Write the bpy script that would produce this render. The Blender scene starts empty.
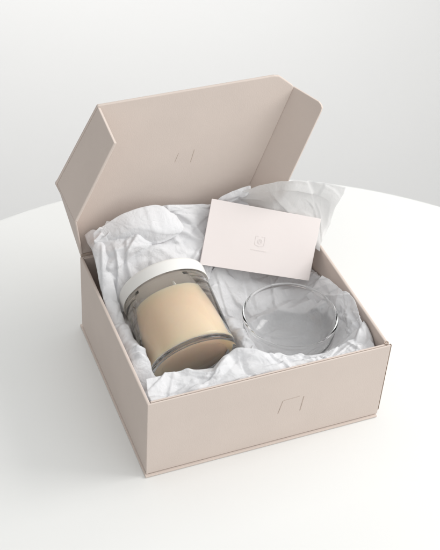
import bpy, bmesh, math, random
import numpy as np
from mathutils import Vector, Matrix, Euler
from mathutils.geometry import delaunay_2d_cdt

SC = bpy.context.scene
S = 0.25                      # one layout unit = the width of the box = 25 cm

# ------------------------------------------------------------------ camera, world, lights, exposure
cam_d = bpy.data.cameras.new('camera')
cam = bpy.data.objects.new('camera', cam_d)
SC.collection.objects.link(cam)
cam_d.sensor_fit = 'VERTICAL'
cam_d.sensor_height = 24.0
cam_d.lens = 1193.76 / 550 * 24.0
cam.rotation_mode = 'XYZ'
cam.rotation_euler = (0.8552, -0.0536, -0.3704)
cam.location = Vector((-0.991, -2.804, 3.627)) * S
cam_d.clip_start = 0.02
cam_d.clip_end = 60
cam_d.dof.use_dof = True
cam_d.dof.focus_distance = 4.75 * S
cam_d.dof.aperture_fstop = 9.0
SC.camera = cam

W_ = bpy.data.worlds.new('World')
SC.world = W_
W_.use_nodes = True
wb = W_.node_tree.nodes['Background']
def world_gradient(axis, lo, hi, dark, bright):
    # a white room: bright over the window side and overhead, dim on the far side
    nt = W_.node_tree
    tc = nt.nodes.new('ShaderNodeTexCoord')
    dp = nt.nodes.new('ShaderNodeVectorMath'); dp.operation = 'DOT_PRODUCT'
    dp.inputs[1].default_value = Vector(axis).normalized()
    nt.links.new(tc.outputs['Generated'], dp.inputs[0])
    mr = nt.nodes.new('ShaderNodeMapRange'); mr.interpolation_type = 'SMOOTHSTEP'
    mr.inputs['From Min'].default_value = lo; mr.inputs['From Max'].default_value = hi
    mr.inputs['To Min'].default_value = dark; mr.inputs['To Max'].default_value = bright
    nt.links.new(dp.outputs['Value'], mr.inputs['Value'])
    nt.links.new(mr.outputs['Result'], wb.inputs[1])
    wb.inputs[0].default_value = (0.99, 1.0, 0.992, 1)
world_gradient((.55, -.25, .80), -.42, .50, .03, 1.0)

def area(name, loc, target, sx, sy, power, col):
    d = bpy.data.lights.new(name, 'AREA')
    d.shape = 'RECTANGLE'; d.size = sx * S; d.size_y = sy * S
    d.energy = power; d.color = col
    o = bpy.data.objects.new(name, d)
    SC.collection.objects.link(o)
    o.location = Vector(loc) * S
    o.rotation_euler = (Vector(target) - Vector(loc)).to_track_quat('-Z', 'Y').to_euler()
    return o
area('window_light', (5.6, -0.9, 3.9), (0.6, 0.4, 0.2), 3.4, 3.0, 13.5, (1.0, 0.985, 0.965))

area('added_backdrop_fill', (2.2, 5.9, 2.4), (2.0, 7.1, -0.6), 7.0, 1.0, 12.0, (1.0, 0.985, 0.965))  # added fill lamp out of view, brightens the upper backdrop

SC.view_settings.view_transform = 'Standard'
SC.view_settings.look = 'None'
SC.view_settings.exposure = 0.15
SC.view_settings.gamma = 1.0
SC.render.engine = 'CYCLES'
SC.cycles.use_denoising = True
SC.cycles.max_bounces = 24
SC.cycles.transmission_bounces = 24
SC.cycles.diffuse_bounces = 8
SC.cycles.glossy_bounces = 12
SC.cycles.sample_clamp_indirect = 0
SC.cycles.caustics_refractive = True
SC.cycles.caustics_reflective = True

# ------------------------------------------------------------------ materials
def base_mat(name, col, rough=0.6, spec=0.3):
    m = bpy.data.materials.new(name); m.use_nodes = True
    nt = m.node_tree; b = nt.nodes['Principled BSDF']
    b.inputs['Base Color'].default_value = (*col, 1)
    b.inputs['Roughness'].default_value = rough
    b.inputs['Specular IOR Level'].default_value = spec
    return m, nt, b

def add_noise(nt, b, col, var, scale, bump=0.0, bscale=None, detail=6.0, dist=0.0004, stretch=(1, 1, 1)):
    tc = nt.nodes.new('ShaderNodeTexCoord')
    mp = nt.nodes.new('ShaderNodeMapping'); mp.inputs['Scale'].default_value = stretch
    nt.links.new(tc.outputs['Object'], mp.inputs['Vector'])
    n = nt.nodes.new('ShaderNodeTexNoise'); n.inputs['Scale'].default_value = scale; n.inputs['Detail'].default_value = detail
    nt.links.new(mp.outputs['Vector'], n.inputs['Vector'])
    r = nt.nodes.new('ShaderNodeValToRGB')
    r.color_ramp.elements[0].position = 0.3; r.color_ramp.elements[1].position = 0.7
    r.color_ramp.elements[0].color = (*[c * (1 - var) for c in col], 1)
    r.color_ramp.elements[1].color = (*[min(1, c * (1 + var)) for c in col], 1)
    nt.links.new(n.outputs['Fac'], r.inputs['Fac'])
    nt.links.new(r.outputs['Color'], b.inputs['Base Color'])
    if bump:
        n2 = nt.nodes.new('ShaderNodeTexNoise'); n2.inputs['Scale'].default_value = bscale or scale; n2.inputs['Detail'].default_value = 8
        nt.links.new(mp.outputs['Vector'], n2.inputs['Vector'])
        bp = nt.nodes.new('ShaderNodeBump'); bp.inputs['Strength'].default_value = bump; bp.inputs['Distance'].default_value = dist
        nt.links.new(n2.outputs['Fac'], bp.inputs['Height'])
        nt.links.new(bp.outputs['Normal'], b.inputs['Normal'])

CARD_COL = (0.645, 0.558, 0.505)
M = {}
m, nt, b = base_mat('blush_cardboard', CARD_COL, 0.62, 0.25); add_noise(nt, b, CARD_COL, 0.018, 22, 0.35, 700, dist=0.0003); M['board'] = m
c = (0.26, 0.195, 0.155)
m, nt, b = base_mat('raw_edge_and_gap_shade', c, 0.9, 0.1); add_noise(nt, b, c, 0.3, 300, 0.4, 600); M['edge'] = m  # raw edge brown, also painted as shade in the front wall's gap
c = (0.47, 0.385, 0.33)
m, nt, b = base_mat('crease', c, 0.9, 0.1); add_noise(nt, b, c, 0.15, 200); M['crease'] = m
c = (0.775, 0.775, 0.765)
m, nt, b = base_mat('table_laminate', c, 0.42, 0.35); add_noise(nt, b, c, 0.008, 5, 0.05, 300, dist=0.0002); M['table'] = m
c = (0.475, 0.475, 0.475)
m, nt, b = base_mat('floor_paint', c, 0.7, 0.2); add_noise(nt, b, c, 0.01, 2); M['floor'] = m
c = (0.475, 0.475, 0.475)
m, nt, b = base_mat('wall_paint', c, 0.8, 0.2); add_noise(nt, b, c, 0.01, 2); M['wall'] = m
c = (0.90, 0.895, 0.875)
m, nt, b = base_mat('white_lid_plastic', c, 0.38, 0.4); add_noise(nt, b, c, 0.01, 30)
t = nt.nodes.new('ShaderNodeBsdfTranslucent'); t.inputs['Color'].default_value = (*c, 1)      # thin milky plastic
mx = nt.nodes.new('ShaderNodeMixShader'); mx.inputs[0].default_value = 0.2
nt.links.new(b.outputs[0], mx.inputs[1]); nt.links.new(t.outputs[0], mx.inputs[2]); nt.links.new(mx.outputs[0], nt.nodes['Material Output'].inputs['Surface'])
M['cap'] = m
c = (0.93, 0.72, 0.53)
m, nt, b = base_mat('wax', c, 0.5, 0.35); add_noise(nt, b, c, 0.03, 25)
b.inputs['Subsurface Weight'].default_value = 0.85
b.inputs['Subsurface Radius'].default_value = (0.020, 0.014, 0.009)
b.inputs['Subsurface Scale'].default_value = 1.0
M['wax'] = m
c = (0.85, 0.82, 0.76)
m, nt, b = base_mat('cotton', c, 0.9, 0.1); add_noise(nt, b, c, 0.05, 800); M['wick'] = m
c = (0.76, 0.70, 0.685)
m, nt, b = base_mat('card_stock', c, 0.6, 0.25); add_noise(nt, b, c, 0.012, 20, 0.15, 500, dist=0.0002); M['card'] = m
c = (0.735, 0.677, 0.662)
m, nt, b = base_mat('blind_print', c, 0.6, 0.2); add_noise(nt, b, c, 0.03, 100); M['print'] = m

def glass(name, col, rough=0.0, ior=1.45):
    m = bpy.data.materials.new(name); m.use_nodes = True
    nt = m.node_tree; b = nt.nodes['Principled BSDF']
    b.inputs['Base Color'].default_value = (*col, 1)
    b.inputs['Transmission Weight'].default_value = 1.0
    b.inputs['Roughness'].default_value = rough
    b.inputs['IOR'].default_value = ior
    tc = nt.nodes.new('ShaderNodeTexCoord')
    n = nt.nodes.new('ShaderNodeTexNoise'); n.inputs['Scale'].default_value = 22; n.inputs['Detail'].default_value = 1
    nt.links.new(tc.outputs['Object'], n.inputs['Vector'])
    bp = nt.nodes.new('ShaderNodeBump'); bp.inputs['Strength'].default_value = 0.02; bp.inputs['Distance'].default_value = 0.0005
    nt.links.new(n.outputs['Fac'], bp.inputs['Height']); nt.links.new(bp.outputs['Normal'], b.inputs['Normal'])
    return m
M['jar_glass'] = glass('jar_glass', (0.992, 0.998, 0.994), 0, 1.33)
M['bowl_glass'] = glass('bowl_glass', (1.0, 1.0, 1.0), 0, 1.27)

def tissue(name, col, trans, crisp=0.34, sheer=0.0):
    m = bpy.data.materials.new(name); m.use_nodes = True
    nt = m.node_tree; b = nt.nodes['Principled BSDF']; out = nt.nodes['Material Output']
    b.inputs['Roughness'].default_value = 0.55
    b.inputs['Specular IOR Level'].default_value = 0.22
    add_noise(nt, b, col, 0.015, 30)
    tc = nt.nodes.new('ShaderNodeTexCoord')
    wn = nt.nodes.new('ShaderNodeTexNoise'); wn.inputs['Scale'].default_value = 22; wn.inputs['Detail'].default_value = 2
    nt.links.new(tc.outputs['Object'], wn.inputs['Vector'])
    wm = nt.nodes.new('ShaderNodeVectorMath'); wm.operation = 'MULTIPLY_ADD'; wm.inputs[1].default_value = (.030, .030, .030)
    nt.links.new(wn.outputs['Color'], wm.inputs[0]); nt.links.new(tc.outputs['Object'], wm.inputs[2])
    prev = None
    for sc_, amt in ((48, .60), (105, .34), (230, .16)):          # fold network: every cell a little tent with sharp edges
        vo = nt.nodes.new('ShaderNodeTexVoronoi'); vo.feature = 'DISTANCE_TO_EDGE'; vo.inputs['Scale'].default_value = sc_
        nt.links.new(wm.outputs[0], vo.inputs['Vector'])
        mm = nt.nodes.new('ShaderNodeMath'); mm.operation = 'MULTIPLY_ADD'; mm.inputs[1].default_value = amt
        nt.links.new(vo.outputs['Distance'], mm.inputs[0])
        if prev is not None: nt.links.new(prev, mm.inputs[2])
        else: mm.inputs[2].default_value = 0
        prev = mm.outputs[0]
    bp = nt.nodes.new('ShaderNodeBump'); bp.inputs['Strength'].default_value = crisp; bp.inputs['Distance'].default_value = 0.006
    nt.links.new(prev, bp.inputs['Height']); nt.links.new(bp.outputs['Normal'], b.inputs['Normal'])
    t = nt.nodes.new('ShaderNodeBsdfTranslucent'); t.inputs['Color'].default_value = (*col, 1)
    nt.links.new(bp.outputs['Normal'], t.inputs['Normal'])
    mx = nt.nodes.new('ShaderNodeMixShader'); mx.inputs[0].default_value = trans
    nt.links.new(b.outputs[0], mx.inputs[1]); nt.links.new(t.outputs[0], mx.inputs[2])
    if sheer:
        tr = nt.nodes.new('ShaderNodeBsdfTransparent'); m2 = nt.nodes.new('ShaderNodeMixShader'); m2.inputs[0].default_value = sheer
        nt.links.new(mx.outputs[0], m2.inputs[1]); nt.links.new(tr.outputs[0], m2.inputs[2]); mx = m2
    nt.links.new(mx.outputs[0], out.inputs['Surface'])
    return m
M['tissue'] = tissue('white_tissue', (0.88, 0.88, 0.893), 0.33, 0.42)
M['thin_tissue'] = tissue('thin_white_tissue', (0.90, 0.90, 0.90), 0.55, 0.34, 0.16)

# ------------------------------------------------------------------ helpers
def link(name, me, mat, parent=None, smooth=False, origin=(0, 0, 0)):
    for p in me.polygons: p.use_smooth = smooth
    me.materials.append(mat)
    o = bpy.data.objects.new(name, me)
    SC.collection.objects.link(o)
    if parent is not None: o.parent = parent
    else: o.location = Vector(origin) * S
    return o

def mesh(verts, faces, name='mesh', off=(0, 0, 0)):
    me = bpy.data.meshes.new(name)
    me.from_pydata([tuple((Vector(v) - Vector(off)) * S) for v in verts], [], faces)
    me.update()
    bm = bmesh.new(); bm.from_mesh(me); bmesh.ops.recalc_face_normals(bm, faces=bm.faces); bm.to_mesh(me); bm.free()
    return me

def tag(o, label=None, cat=None, group=None, kind=None):
    if label: o['label'] = label
    if cat: o['category'] = cat
    if group: o['group'] = group
    if kind: o['kind'] = kind
    return o

def empty(name, loc, rot=None):
    o = bpy.data.objects.new(name, None); SC.collection.objects.link(o)
    o.location = Vector(loc) * S
    o.empty_display_size = 0.01
    if rot is not None: o.rotation_euler = rot
    return o

def bevel(o, w, seg=2):
    md = o.modifiers.new('bevel', 'BEVEL'); md.width = w * S; md.segments = seg; md.limit_method = 'ANGLE'; md.angle_limit = math.radians(35)
    return o

def box_mesh(lo, hi, off=(0, 0, 0)):
    x0, y0, z0 = lo; x1, y1, z1 = hi
    v = [(x0, y0, z0), (x1, y0, z0), (x1, y1, z0), (x0, y1, z0), (x0, y0, z1), (x1, y0, z1), (x1, y1, z1), (x0, y1, z1)]
    f = [(0, 3, 2, 1), (4, 5, 6, 7), (0, 1, 5, 4), (1, 2, 6, 5), (2, 3, 7, 6), (3, 0, 4, 7)]
    return mesh(v, f, off=off)

def slab_mesh(poly, th, n, off=(0, 0, 0)):
    """a flat or slightly folded polygon with real thickness; n is the direction of the thickness"""
    n = Vector(n).normalized() * th
    k = len(poly)
    v = [Vector(p) for p in poly] + [Vector(p) + n for p in poly]
    f = [tuple(range(k)), tuple(range(2 * k - 1, k - 1, -1))] + [(i, (i + 1) % k, (i + 1) % k + k, i + k) for i in range(k)]
    return mesh(v, f, off=off)

def lathe_mesh(profile, seg=96, close=False):
    """profile: list of (r, z); revolve about z"""
    v = []; f = []; rings = []
    for r, z in profile:
        if r < 1e-6:
            rings.append([len(v)]); v.append((0, 0, z))
        else:
            rings.append(list(range(len(v), len(v) + seg)))
            v += [(r * math.cos(2 * math.pi * i / seg), r * math.sin(2 * math.pi * i / seg), z) for i in range(seg)]
    pairs = list(zip(rings[:-1], rings[1:]))
    if close: pairs.append((rings[-1], rings[0]))
    for a, b_ in pairs:
        for i in range(seg):
            j = (i + 1) % seg
            if len(a) == 1 and len(b_) == 1: continue
            if len(a) == 1: f.append((a[0], b_[i], b_[j]))
            elif len(b_) == 1: f.append((a[i], a[j], b_[0]))
            else: f.append((a[i], a[j], b_[j], b_[i]))
    return mesh(v, f)

def arc(cx, cz, r, a0, a1, n):
    return [(cx + r * math.cos(math.radians(a0 + (a1 - a0) * i / n)), cz + r * math.sin(math.radians(a0 + (a1 - a0) * i / n))) for i in range(n + 1)]

# crumpled paper: piecewise linear heights over random triangulations, so it is all flat facets and creases
def facets(px, py, w, h, cell, seed):
    rng = random.Random(seed)
    nx = max(2, int(w / cell) + 3); ny = max(2, int(h / cell) + 3)
    pts = []
    for i in range(nx):
        for j in range(ny):
            pts.append(Vector(((i - 1 + rng.uniform(-.2, 1.2)) * w / (nx - 3 if nx > 3 else 1), (j - 1 + rng.uniform(-.2, 1.2)) * h / (ny - 3 if ny > 3 else 1))))
    for a in (-1.0, 2.0):
        for c_ in (-1.0, 2.0): pts.append(Vector((a * w, c_ * h)))
    vs, _, fs, *_r = delaunay_2d_cdt(pts, [], [], 0, 1e-7)
    val = [rng.uniform(-1, 1) for _ in vs]
    out = np.zeros(px.shape)
    for a, b_, c_ in fs:
        A, B, C = vs[a], vs[b_], vs[c_]
        den = (B.y - C.y) * (A.x - C.x) + (C.x - B.x) * (A.y - C.y)
        if abs(den) < 1e-12: continue
        l1 = ((B.y - C.y) * (px - C.x) + (C.x - B.x) * (py - C.y)) / den
        l2 = ((C.y - A.y) * (px - C.x) + (A.x - C.x) * (py - C.y)) / den
        l3 = 1 - l1 - l2
        k = (l1 >= -1e-9) & (l2 >= -1e-9) & (l3 >= -1e-9)
        out[k] = (l1 * val[a] + l2 * val[b_] + l3 * val[c_])[k]
    return out

def crumple(px, py, w, h, seed, amps=((.17, .020), (.075, .011), (.034, .004)), folds=30, famp=.014):
    rng = random.Random(seed * 7 + 1)
    out = np.zeros(px.shape)
    cx, cy = w / 2, h / 2
    R = math.hypot(w, h) / 2
    for k, (cell, amp) in enumerate(amps):
        a = rng.uniform(0, math.pi); ca, sa = math.cos(a), math.sin(a); st = 2.0
        X_ = ((px - cx) * ca + (py - cy) * sa) / st + R; Y_ = -(px - cx) * sa + (py - cy) * ca + R
        out += amp * facets(X_, Y_, 2 * R, 2 * R, cell, seed * 10 + k)
    for _ in range(folds):                                   # long pinched creases
        x0, y0 = rng.uniform(0, w), rng.uniform(0, h); a = rng.uniform(0, math.pi)
        l = rng.uniform(.05, .20); w1 = rng.uniform(.004, .010); w2 = rng.uniform(.02, .06)
        ca, sa = math.cos(a), math.sin(a)
        u = (px - x0) * ca + (py - y0) * sa; d = -(px - x0) * sa + (py - y0) * ca + .25 * u * u / l * rng.uniform(-1, 1)
        prof = np.where(d > 0, np.clip(1 - d / w1, 0, 1), np.clip(1 + d / w2, 0, 1))
        out += famp * rng.choice((1, 1, -.6)) * rng.uniform(.4, 1) * prof * np.clip(1 - (u / l) ** 2, 0, 1)
    return out

def grid_faces(nu, nv):
    return [(i * nv + j, (i + 1) * nv + j, (i + 1) * nv + j + 1, i * nv + j + 1) for i in range(nu - 1) for j in range(nv - 1)]

def cr(P, t):
    """Catmull-Rom through the rows of P at t in [0,1]"""
    n = len(P) - 1
    x = min(max(t, 0), 1) * n; i = min(int(x), n - 1); u = x - i
    p1 = P[i]; p2 = P[i + 1]
    p0 = P[i - 1] if i > 0 else 2 * p1 - p2
    p3 = P[i + 2] if i + 2 <= n else 2 * p2 - p1
    return 0.5 * (2 * p1 + (p2 - p0) * u + (2 * p0 - 5 * p1 + 4 * p2 - p3) * u * u + (3 * p1 - p0 - 3 * p2 + p3) * u ** 3)

def sheet_mesh(ctrl, nu, nv, seed, amps, th=0.0006, lim=None, wavy=0.012, folds=16, famp=.012):
    """ctrl: rows of control points (row = along u); a sheet of paper through them, crumpled along its normal"""
    ctrl = np.array(ctrl, float)
    us = np.linspace(0, 1, nu); vs = np.linspace(0, 1, nv)
    rng = random.Random(seed)
    rows = np.array([[cr(ctrl[i], t) for t in us] for i in range(len(ctrl))])
    G = np.array([[cr(rows[:, a], t) for t in vs] for a in range(nu)])
    du = np.gradient(G, axis=0); dv = np.gradient(G, axis=1)
    N = np.cross(du, dv); N /= np.linalg.norm(N, axis=2, keepdims=True) + 1e-9
    L = np.linalg.norm(du, axis=2).mean() * nu; Hh = np.linalg.norm(dv, axis=2).mean() * nv
    U, V = np.meshgrid(us * L, vs * Hh, indexing='ij')
    d = crumple(U, V, L, Hh, seed, amps, folds, famp)
    # the sheet's own edges wander a little
    e1 = facets(U, V * 0, L, 0.2, .07, seed + 91) * wavy; e2 = facets(V, U * 0, Hh, 0.2, .07, seed + 92) * wavy
    G = G + N * d[..., None]
    tv = dv / (np.linalg.norm(dv, axis=2, keepdims=True) + 1e-9); tu = du / (np.linalg.norm(du, axis=2, keepdims=True) + 1e-9)
    G = G + tv * (e1 * np.clip((V / Hh - .4) / .6, 0, 1))[..., None] + tu * (e2 * np.clip((U / L - .6) / .4, 0, 1))[..., None]
    if lim is not None: G = lim(G)
    return mesh([tuple(p) for p in G.reshape(-1, 3)], grid_faces(nu, nv)), th

def paper(name, ctrl, nu, nv, seed, amps, mat, label, th=0.0006, lim=None, wavy=0.012, folds=16, famp=.012):
    me, th = sheet_mesh(ctrl, nu, nv, seed, amps, th, lim, wavy, folds, famp)
    o = link(name, me, mat, smooth=True)
    md = o.modifiers.new('thickness', 'SOLIDIFY'); md.thickness = th * S; md.offset = 0
    tag(o, label, 'tissue paper', 'tissue paper packed in the box')
    return o

# ------------------------------------------------------------------ the setting
FZ = -1.7
fl = [(-24, -7), (34, -7), (34, 9), (-24, 9)]
o = link('floor', mesh([(x, y, FZ) for x, y in fl], [(0, 1, 2, 3)]), M['floor']); tag(o, kind='structure')

prof = [(1.0, FZ + .004), (3.6, FZ + .006)] + [(3.6 + 4.0 * math.sin(a), FZ + .006 + 4.0 * (1 - math.cos(a))) for a in [math.radians(d_) for d_ in range(3, 91, 3)]] + [(7.6, 9)]
wv = []
for y, z in prof:
    wv += [(-24, y, z), (34, y, z)]
o = link('wall', mesh(wv, [(2 * i, 2 * i + 1, 2 * i + 3, 2 * i + 2) for i in range(len(prof) - 1)]), M['wall'], smooth=True); tag(o, kind='structure')

TC = (0.422, -0.386); TR_ = 2.203
tb = empty('round_table', (TC[0], TC[1], FZ)); tag(tb, 'round white table carrying the open gift box', 'table')
pr = [(0, -.10), (TR_ - .05, -.10)] + arc(TR_ - .05, -.05, .05, -90, 0, 6)[1:] + arc(TR_ - .03, -.03, .03, 0, 90, 6)[1:] + [(0, 0)]
link('tabletop', lathe_mesh([(r, z - FZ) for r, z in pr], 160), M['table'], tb, True)
pr = [(0, .005), (1.05, .005), (1.05, .05), (.9, .08), (.2, .14), (.14, .25), (.14, -FZ - .104), (0, -FZ - .104)]
link('pedestal', lathe_mesh(pr, 64), M['table'], tb, True)
for o in tb.children:
    md = o.modifiers.new('sharp', 'EDGE_SPLIT'); md.split_angle = math.radians(40)

# ------------------------------------------------------------------ the box
D, H = 0.880, 0.404
T = 0.013
bx = empty('gift_box', (0, 0, 0)); tag(bx, 'blush pink cardboard gift box standing open with its lid up', 'box')
B = lambda name, lo, hi, w=0.003: bevel(link(name, box_mesh(lo, hi), M['board'], bx), w)
B('base_panel', (-0.0055, -0.0085, 0.0015), (0.996, D + .010, 0.0105), 0.0015)
# front wall: outer skin, inner skin, dark strip between them painted as the gap's shade
fw = bevel(link('front_wall', box_mesh((0, 0, 0.0135), (1.0, 0.0065, H)), M['board'], bx), 0.002)
bevel(link('gap_shade', box_mesh((0.006, 0.0065, 0.0155), (0.994, 0.0105, H - .005)), M['edge'], fw), 0.0008)
bevel(link('inner_panel', box_mesh((0.016, 0.0105, 0.0155), (0.984, 0.0185, H - .002)), M['board'], fw), 0.002)
B('side_wall', (0.0, 0.0066, 0.0175), (T, D, H - .001), .004)
B('side_wall', (1 - T, 0.0105, 0.0175), (1.0, D, H - .001), .004)
B('back_wall', (T, D - T, 0.0175), (1 - T, D, H - .004), .003)
# raw edge of the folded end at the right front corner, with its rolled top
ce = bevel(link('corner_edge', slab_mesh([(1.0003, .003, .03), (1.0003, .014, .03), (1.0003, .014, H - .002), (1.0003, .003, H - .002)], .0065, (1, 0, 0)), M['edge'], bx), .003)
ring = arc(0, 0, .0095, 0, 360, 20)[:-1]; ring2 = arc(0, 0, .006, 0, 360, 20)[:-1]
vv = []
for z in (H - .012, H + .002):
    vv += [(.990 + x, .019 + y, z) for x, y in ring] + [(.990 + x, .019 + y, z) for x, y in ring2]
ff = []
for i in range(20):
    j = (i + 1) % 20
    ff += [(i, j, 40 + j, 40 + i), (20 + i, 60 + i, 60 + j, 20 + j), (40 + i, 40 + j, 60 + j, 60 + i), (i, 20 + i, 20 + j, j)]
link('rolled_fold', mesh(vv, ff), M['crease'], ce)

def slit(parent, a, b_, n, w, mat, up):
    """a thin die-cut line from a to b"""
    a = Vector(a); b_ = Vector(b_); n = Vector(n); side = (b_ - a).cross(n).normalized() * w / 2
    return link('die_cut_slit', slab_mesh([a - side, b_ - side, b_ + side, a + side], .0006, n), mat, parent)
yf = -0.0001
slit(fw, (.540, yf, .171), (.555, yf, .238), (0, -1, 0), .0026, M['crease'], 0)
slit(fw, (.636, yf, .158), (.645, yf, .236), (0, -1, 0), .0032, M['crease'], 0)
slit(fw, (.557, yf, .2405), (.628, yf, .2425), (0, -1, 0), .0010, M['crease'], 0)

# lid, standing up from the back edge
lid_poly = [(0.0, D, H + .012), (1.0, D, H + .012), (.96, D, H + .10), (.749, D, .612), (.906, D, 1.062)] + \
    [(.904, D, 1.072), (.893, D, 1.082), (.850, D, 1.119), (.836, D, 1.130), (.815, D, 1.1345), (.087, D, 1.129), (-.078, D, .815), (-.090, D, .798), (-.017, D, .59)]
lid = bevel(link('lid_panel', slab_mesh(lid_poly, T, (0, 1, 0)), M['board'], bx), .004)
bevel(link('hinge', box_mesh((.004, D - .004, H - .0035), (.996, D + .010, H + .0115)), M['crease'], lid), .003)
# left flap: folded forward, its lower end cut on a slant down to the hinge
lf = [(-.083, D - .001, .800), (.087, D - .001, 1.124), (.0885, D - .200, 1.093), (-.070, D - .200, .758)]
o = bevel(link('side_flap', slab_mesh(lf, .012, (1, 0, -.45)), M['board'], lid), .003)
gs = [(-.0835, D - .001, .797), (-.0705, D - .197, .7565), (-.004, D - .03, .440), (.000, D - .001, .418)]
o = bevel(link('gusset', slab_mesh(gs, .010, (1, 0.25, -.2)), M['board'], lid), .003)
# right flap
def rp(y, z):
    # the flap's plane: fold line on the lid, swung forward and a little outward
    return (.744 + (z - .600) * .3476 + (D + .006 - y) * .60, y, z)
rf = [rp(D + .006, 1.066), rp(.774, 1.052), rp(.760, 1.044), rp(.752, 1.034), rp(.750, 1.018), rp(.750, .684), rp(.750, .615), rp(D + .006, .470)]
bevel(link('side_flap', slab_mesh(rf, .011, (1, .60, -.3476)), M['board'], lid), .003)
yl = D + .0001
slit(lid, (.406, yl, .800), (.421, yl, .842), (0, -1, 0), .0016, M['crease'], 0)
slit(lid, (.474, yl, .786), (.489, yl, .846), (0, -1, 0), .0024, M['crease'], 0)

# ------------------------------------------------------------------ candle jar (local z runs from the foot of the jar to its cap)
JB = Vector((.284, .255, .285)); JAX = Vector((-.037, .957, .289)).normalized()
q = JAX.to_track_quat('Z', 'Y')
jar = empty('candle_jar', JB, q.to_euler()); tag(jar, 'glass jar candle of beige wax with a white lid, lying in tissue', 'candle')
RJ = .180
outer = [(0, .010), (.125, .010), (.136, .008), (.143, .002), (.149, .0)] + arc(RJ - .012, .012, .012, -88, 0, 8) + [(RJ, .10), (RJ, .300)] + arc(RJ - .012, .318, .012, 0, 60, 4) + [(RJ - .010, .350)]
inner = [(RJ - .020, .350), (RJ - .020, .326), (RJ - .0055, .308), (RJ - .0055, .060)] + arc(RJ - .0195, .040, .014, 0, -90, 8) + [(0, .026)]
link('glass_jar', lathe_mesh(outer + inner, 128), M['jar_glass'], jar, True)
RW = RJ - .0105
wx = [(0, .0268)] + arc(RW - .008, .0348, .008, -90, 0, 5) + [(RW, .10), (RW, .270), (RW - .004, .276), (RW - .02, .2735), (.05, .270), (0, .2705)]
link('wax', lathe_mesh(wx, 128), M['wax'], jar, True)
wk = link('wick', lathe_mesh([(0, .0), (.0055, .0), (.0062, .040), (.0050, .060), (0, .064)], 12), M['wick'], jar, True)
near = q.inverted() @ (cam.location - JB * S); near.z = 0; near.normalize()
side = q.inverted() @ (cam.rotation_euler.to_matrix() @ Vector((1, 0, 0))); side.z = 0; side.normalize()
wk.location = (near * .125 + side * .055 + Vector((0, 0, .270))) * S; wk.rotation_euler = (.12, .10, 0)
RC = RJ + .004
cp = [(RJ - .024, .350), (RC - .005, .350), (RC - .005, .331), (RC - .001, .329), (RC, .333), (RC, .374)] + arc(RC - .012, .376, .012, 0, 90, 6) + [(RC - .05, .3875), (0, .387), (0, .354)]
link('jar_lid', lathe_mesh(cp, 128), M['cap'], jar, True)
for o in jar.children:
    if o.name.startswith('jar_lid'):
        md = o.modifiers.new('sharp', 'EDGE_SPLIT'); md.split_angle = math.radians(50)

def jar_low(x, y):
    """height of the jar's underside over (x, y)"""
    t = (y - JB.y) / JAX.y
    xc = JB.x + JAX.x * t; zc = JB.z + JAX.z * t
    r = RC + .010
    dx = np.abs(x - xc)
    ok = (dx < r) & (t > -.06) & (t < .42)
    return np.where(ok, zc - np.sqrt(np.maximum(r * r - dx * dx, 0)) / JAX.y, 9.0)

# ------------------------------------------------------------------ glass bowl
BC = Vector((.712, .315, .212)); RB = .192
t_ = .0055
out_p = [(0, .004), (.085, .002), (.112, 0)] + [(.112 + (RB - .112) * math.sin(a), .060 * (1 - math.cos(a)) + .092 * max(0, (a / (math.pi / 2))) ** 1.8) for a in [math.pi / 2 * i / 18 for i in range(1, 19)]]
rim_z = out_p[-1][1]
in_p = [(max(r - t_, 0), z + t_ * .9) for r, z in out_p[2:-1]]
rim = arc(RB - .0030, rim_z + .0050, .0056, -40, 220, 14)
bw = link('glass_bowl', lathe_mesh(out_p + rim + in_p[::-1] + [(0, t_ + .003)], 128), M['bowl_glass'], None, True, BC)
tag(bw, 'empty clear glass bowl nestled in tissue beside the candle', 'bowl')
OB = np.array(out_p)
def bowl_low(x, y):
    r = np.hypot(x - BC.x, y - BC.y)
    z = np.interp(r, OB[1:, 0], OB[1:, 1])
    return np.where(r < RB + .004, BC.z + z - .006, 9.0)

# ------------------------------------------------------------------ greeting card leaning at the back
CTL, CTR, CBR, CBL = [Vector(p) for p in ((.542, .794, .647), (1.008, .696, .506), (.910, .553, .301), (.444, .647, .436))]
cn = (CTR - CTL).cross(CBL - CTL).normalized()
if cn.y > 0: cn = -cn
cd = empty('greeting_card', CBL); tag(cd, 'blank pale pink folded card with a faint crest, leaning in the box', 'card')
cl = link('front_leaf', slab_mesh([CTL, CTR, CBR, CBL], .004, -cn, CBL), M['card'], cd); bevel(cl, .001)
back = [CTL - cn * .0048 + Vector((.002, 0, 0)), CTR - cn * .022 + (CTR - CTL).normalized() * .012, CBR - cn * .018 + (CTR - CTL).normalized() * .009, CBL - cn * .0048]
b2 = link('back_leaf', slab_mesh(back, .004, -cn, CBL), M['card'], cd); bevel(b2, .001)
ex = (CTR - CTL).normalized(); ey = (ex.cross(cn)).normalized()
if ey.z < 0: ey = -ey
cc = Vector((.719, .671, .471)) + cn * .0001
def mark(name, segs, w):
    vv = []; ff = []
    for (x0, y0), (x1, y1) in segs:
        a = cc + ex * x0 + ey * y0; b_ = cc + ex * x1 + ey * y1
        sd = (b_ - a).cross(cn).normalized() * w / 2; up = cn * .0003
        k = len(vv)
        vv += [a - sd, b_ - sd, b_ + sd, a + sd, a - sd + up, b_ - sd + up, b_ + sd + up, a + sd + up]
        ff += [tuple(k + i for i in f_) for f_ in ((0, 3, 2, 1), (4, 5, 6, 7), (0, 1, 5, 4), (1, 2, 6, 5), (2, 3, 7, 6), (3, 0, 4, 7))]
    return link(name, mesh(vv, ff, off=CBL), M['print'], cl)
e = .021
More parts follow.
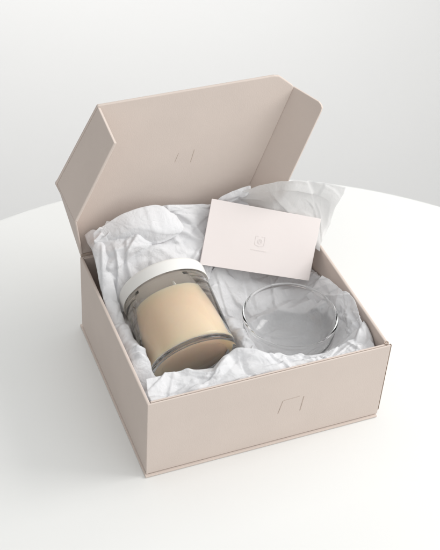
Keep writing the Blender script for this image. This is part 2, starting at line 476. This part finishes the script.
seg = [((-e, e), (-e, -e * .7)), ((e, e), (e, -e * .7)), ((-e, -e * .7), (0, -e)), ((0, -e), (e, -e * .7)), ((-e, e), (-.006, e)), ((.006, e), (e, e))]
rr = [(.010 * math.cos(a), .010 * math.sin(a)) for a in [2 * math.pi * i / 10 for i in range(10)]]
seg += [(rr[i], rr[(i + 1) % 10]) for i in range(10)] + [((-.006, -.004), (0, .006)), ((0, .006), (.006, -.004))]
mark('crest', seg, .0022)
rng = random.Random(5); segs = []; x = -.034
while x < .034:
    l = rng.uniform(.003, .006); segs.append(((x, -.038), (x + l, -.038))); x += l + .0022
mark('caption_line', segs, .0035)

# ------------------------------------------------------------------ tissue paper
# the bed that fills the box
nu, nv = 260, 230
xs = np.linspace(.0175, .9825, nu); ys = np.linspace(.020, D - T - .002, nv)
X, Y = np.meshgrid(xs, ys, indexing='ij')
g = lambda v, m_, s_: np.exp(-((v - m_) / s_) ** 2)
def sm(v, a, b_):
    t = np.clip((v - a) / (b_ - a), 0, 1); return t * t * (3 - 2 * t)
Z = .245 + .075 * g(Y, .11, .075)
Z += .15 * g(X, .05, .09) * sm(Y, .12, .25) + .17 * sm(Y, .5, .82) * (1 - sm(X, .55, .95))
Z += .10 * g(X, .50, .06) * g(Y, .30, .25)
Z += .10 * g(X, .955, .085) * g(Y, .27, .19)
cm = crumple(X, Y, .97, .85, 3, ((.16, .034), (.080, .026), (.040, .012), (.020, .0035)), 90, .020)
Z = Z + cm
Z = np.minimum(Z, jar_low(X, Y) - .003 + np.minimum(cm, 0) * .2)
Z = np.minimum(Z, bowl_low(X, Y) - .003 - np.abs(cm) * .9)
Z = np.maximum(Z, .03)
edge = np.minimum(np.minimum(X - .0175, .9825 - X), Y - .02)
Z += .012 * facets(X, Y * 0, 1, .2, .05, 77) * (1 - sm(edge, 0, .05))
me = mesh([(a, b_, c_) for a, b_, c_ in zip(X.ravel(), Y.ravel(), Z.ravel())], grid_faces(nu, nv))
o = link('tissue_sheet', me, M['tissue'], smooth=True)
md = o.modifiers.new('thickness', 'SOLIDIFY'); md.thickness = .0006 * S; md.offset = -1
tag(o, 'crumpled white tissue bed under the candle and the bowl', 'tissue paper', 'tissue paper packed in the box')

A2 = ((.15, .020), (.075, .018), (.036, .009), (.018, .0028))
def lim_back(G):
    G = G.copy(); G[..., 1] = np.minimum(G[..., 1], D - .006)
    return G
paper('tissue_sheet', [
    [(.030, .60, .30), (.11, .60, .31), (.23, .62, .34), (.36, .62, .36), (.47, .62, .36), (.54, .66, .37), (.65, .72, .36)],
    [(.031, .68, .47), (.112, .66, .50), (.233, .67, .52), (.366, .68, .49), (.48, .69, .46), (.549, .72, .475), (.664, .76, .47)],
    [(.033, .77, .547), (.124, .75, .567), (.259, .75, .575), (.387, .77, .566), (.507, .77, .537), (.581, .79, .557), (.701, .81, .568)],
    [(.037, .82, .596), (.112, .82, .609), (.197, .82, .64), (.347, .82, .631), (.523, .82, .601), (.61, .82, .633), (.722, .82, .645)]],
    150, 90, 11, A2, M['tissue'], 'crumpled white tissue sheet standing up against the lid behind the candle', lim=lim_back, folds=30, famp=.016, wavy=.030)
paper('tissue_sheet', [
    [(.08, .775, .545), (.189, .742, .535), (.287, .722, .530), (.372, .728, .545)],
    [(.065, .775, .571), (.177, .748, .600), (.305, .732, .585), (.405, .740, .570)],
    [(.06, .80, .60), (.178, .80, .66), (.318, .80, .653), (.392, .785, .60)]],
    70, 40, 12, ((.12, .008), (.06, .005), (.03, .002)), M['tissue'], 'smooth folded-over tissue lobe in front of the lid at left', lim=lim_back, folds=4, famp=.005)
paper('tissue_sheet', [
    [(.668, .80, .393), (.771, .76, .399), (.885, .72, .402), (.950, .66, .40), (.975, .62, .40)],
    [(.666, .82, .531), (.765, .78, .575), (.876, .74, .579), (1.008, .73, .518), (1.06, .70, .46)],
    [(.651, .82, .633), (.736, .76, .71), (.852, .725, .729), (.994, .72, .683), (1.123, .72, .617)]],
    120, 80, 13, ((.16, .012), (.07, .007), (.03, .002)), M['thin_tissue'], 'thin sheer tissue sheet rising behind the greeting card at right')

def keep_off(G):
    G = G.copy()
    G[..., 0] = np.clip(G[..., 0], .0195, .981); G[..., 1] = np.maximum(G[..., 1], .0215)
    G[..., 2] = np.minimum(G[..., 2], jar_low(G[..., 0], G[..., 1]) - .002)
    G[..., 2] = np.minimum(G[..., 2], bowl_low(G[..., 0], G[..., 1]) - .002)
    return G
paper('tissue_sheet', [
    [(.025, .022, .28), (.20, .022, .28), (.40, .022, .28), (.60, .022, .28), (.80, .022, .28), (.97, .022, .27)],
    [(.022, .027, .375), (.20, .027, .37), (.40, .028, .38), (.60, .026, .375), (.80, .027, .365), (.97, .028, .35)],
    [(.025, .070, .385), (.21, .070, .375), (.40, .075, .395), (.60, .060, .370), (.80, .060, .36), (.965, .07, .36)],
    [(.040, .135, .395), (.22, .130, .380), (.415, .160, .405), (.60, .110, .365), (.80, .110, .350), (.955, .14, .365)]],
    240, 60, 21, ((.14, .010), (.07, .012), (.035, .008), (.018, .0025)), M['tissue'], 'crumpled tissue strip bunched along the inside of the front wall', lim=keep_off, folds=34, famp=.012, wavy=.022)
paper('tissue_sheet', [
    [(.885, .52, .25), (.915, .40, .23), (.925, .30, .24), (.915, .18, .25), (.86, .09, .27)],
    [(.915, .50, .33), (.935, .40, .335), (.940, .30, .345), (.935, .20, .335), (.90, .11, .325)],
    [(.93, .49, .375), (.962, .38, .395), (.978, .30, .410), (.968, .20, .385), (.955, .10, .35)]],
    130, 50, 22, ((.14, .008), (.07, .010), (.035, .007), (.018, .002)), M['tissue'], 'crumpled tissue corner pushed up between the bowl and the right wall', lim=keep_off, folds=24, famp=.010, wavy=.022)
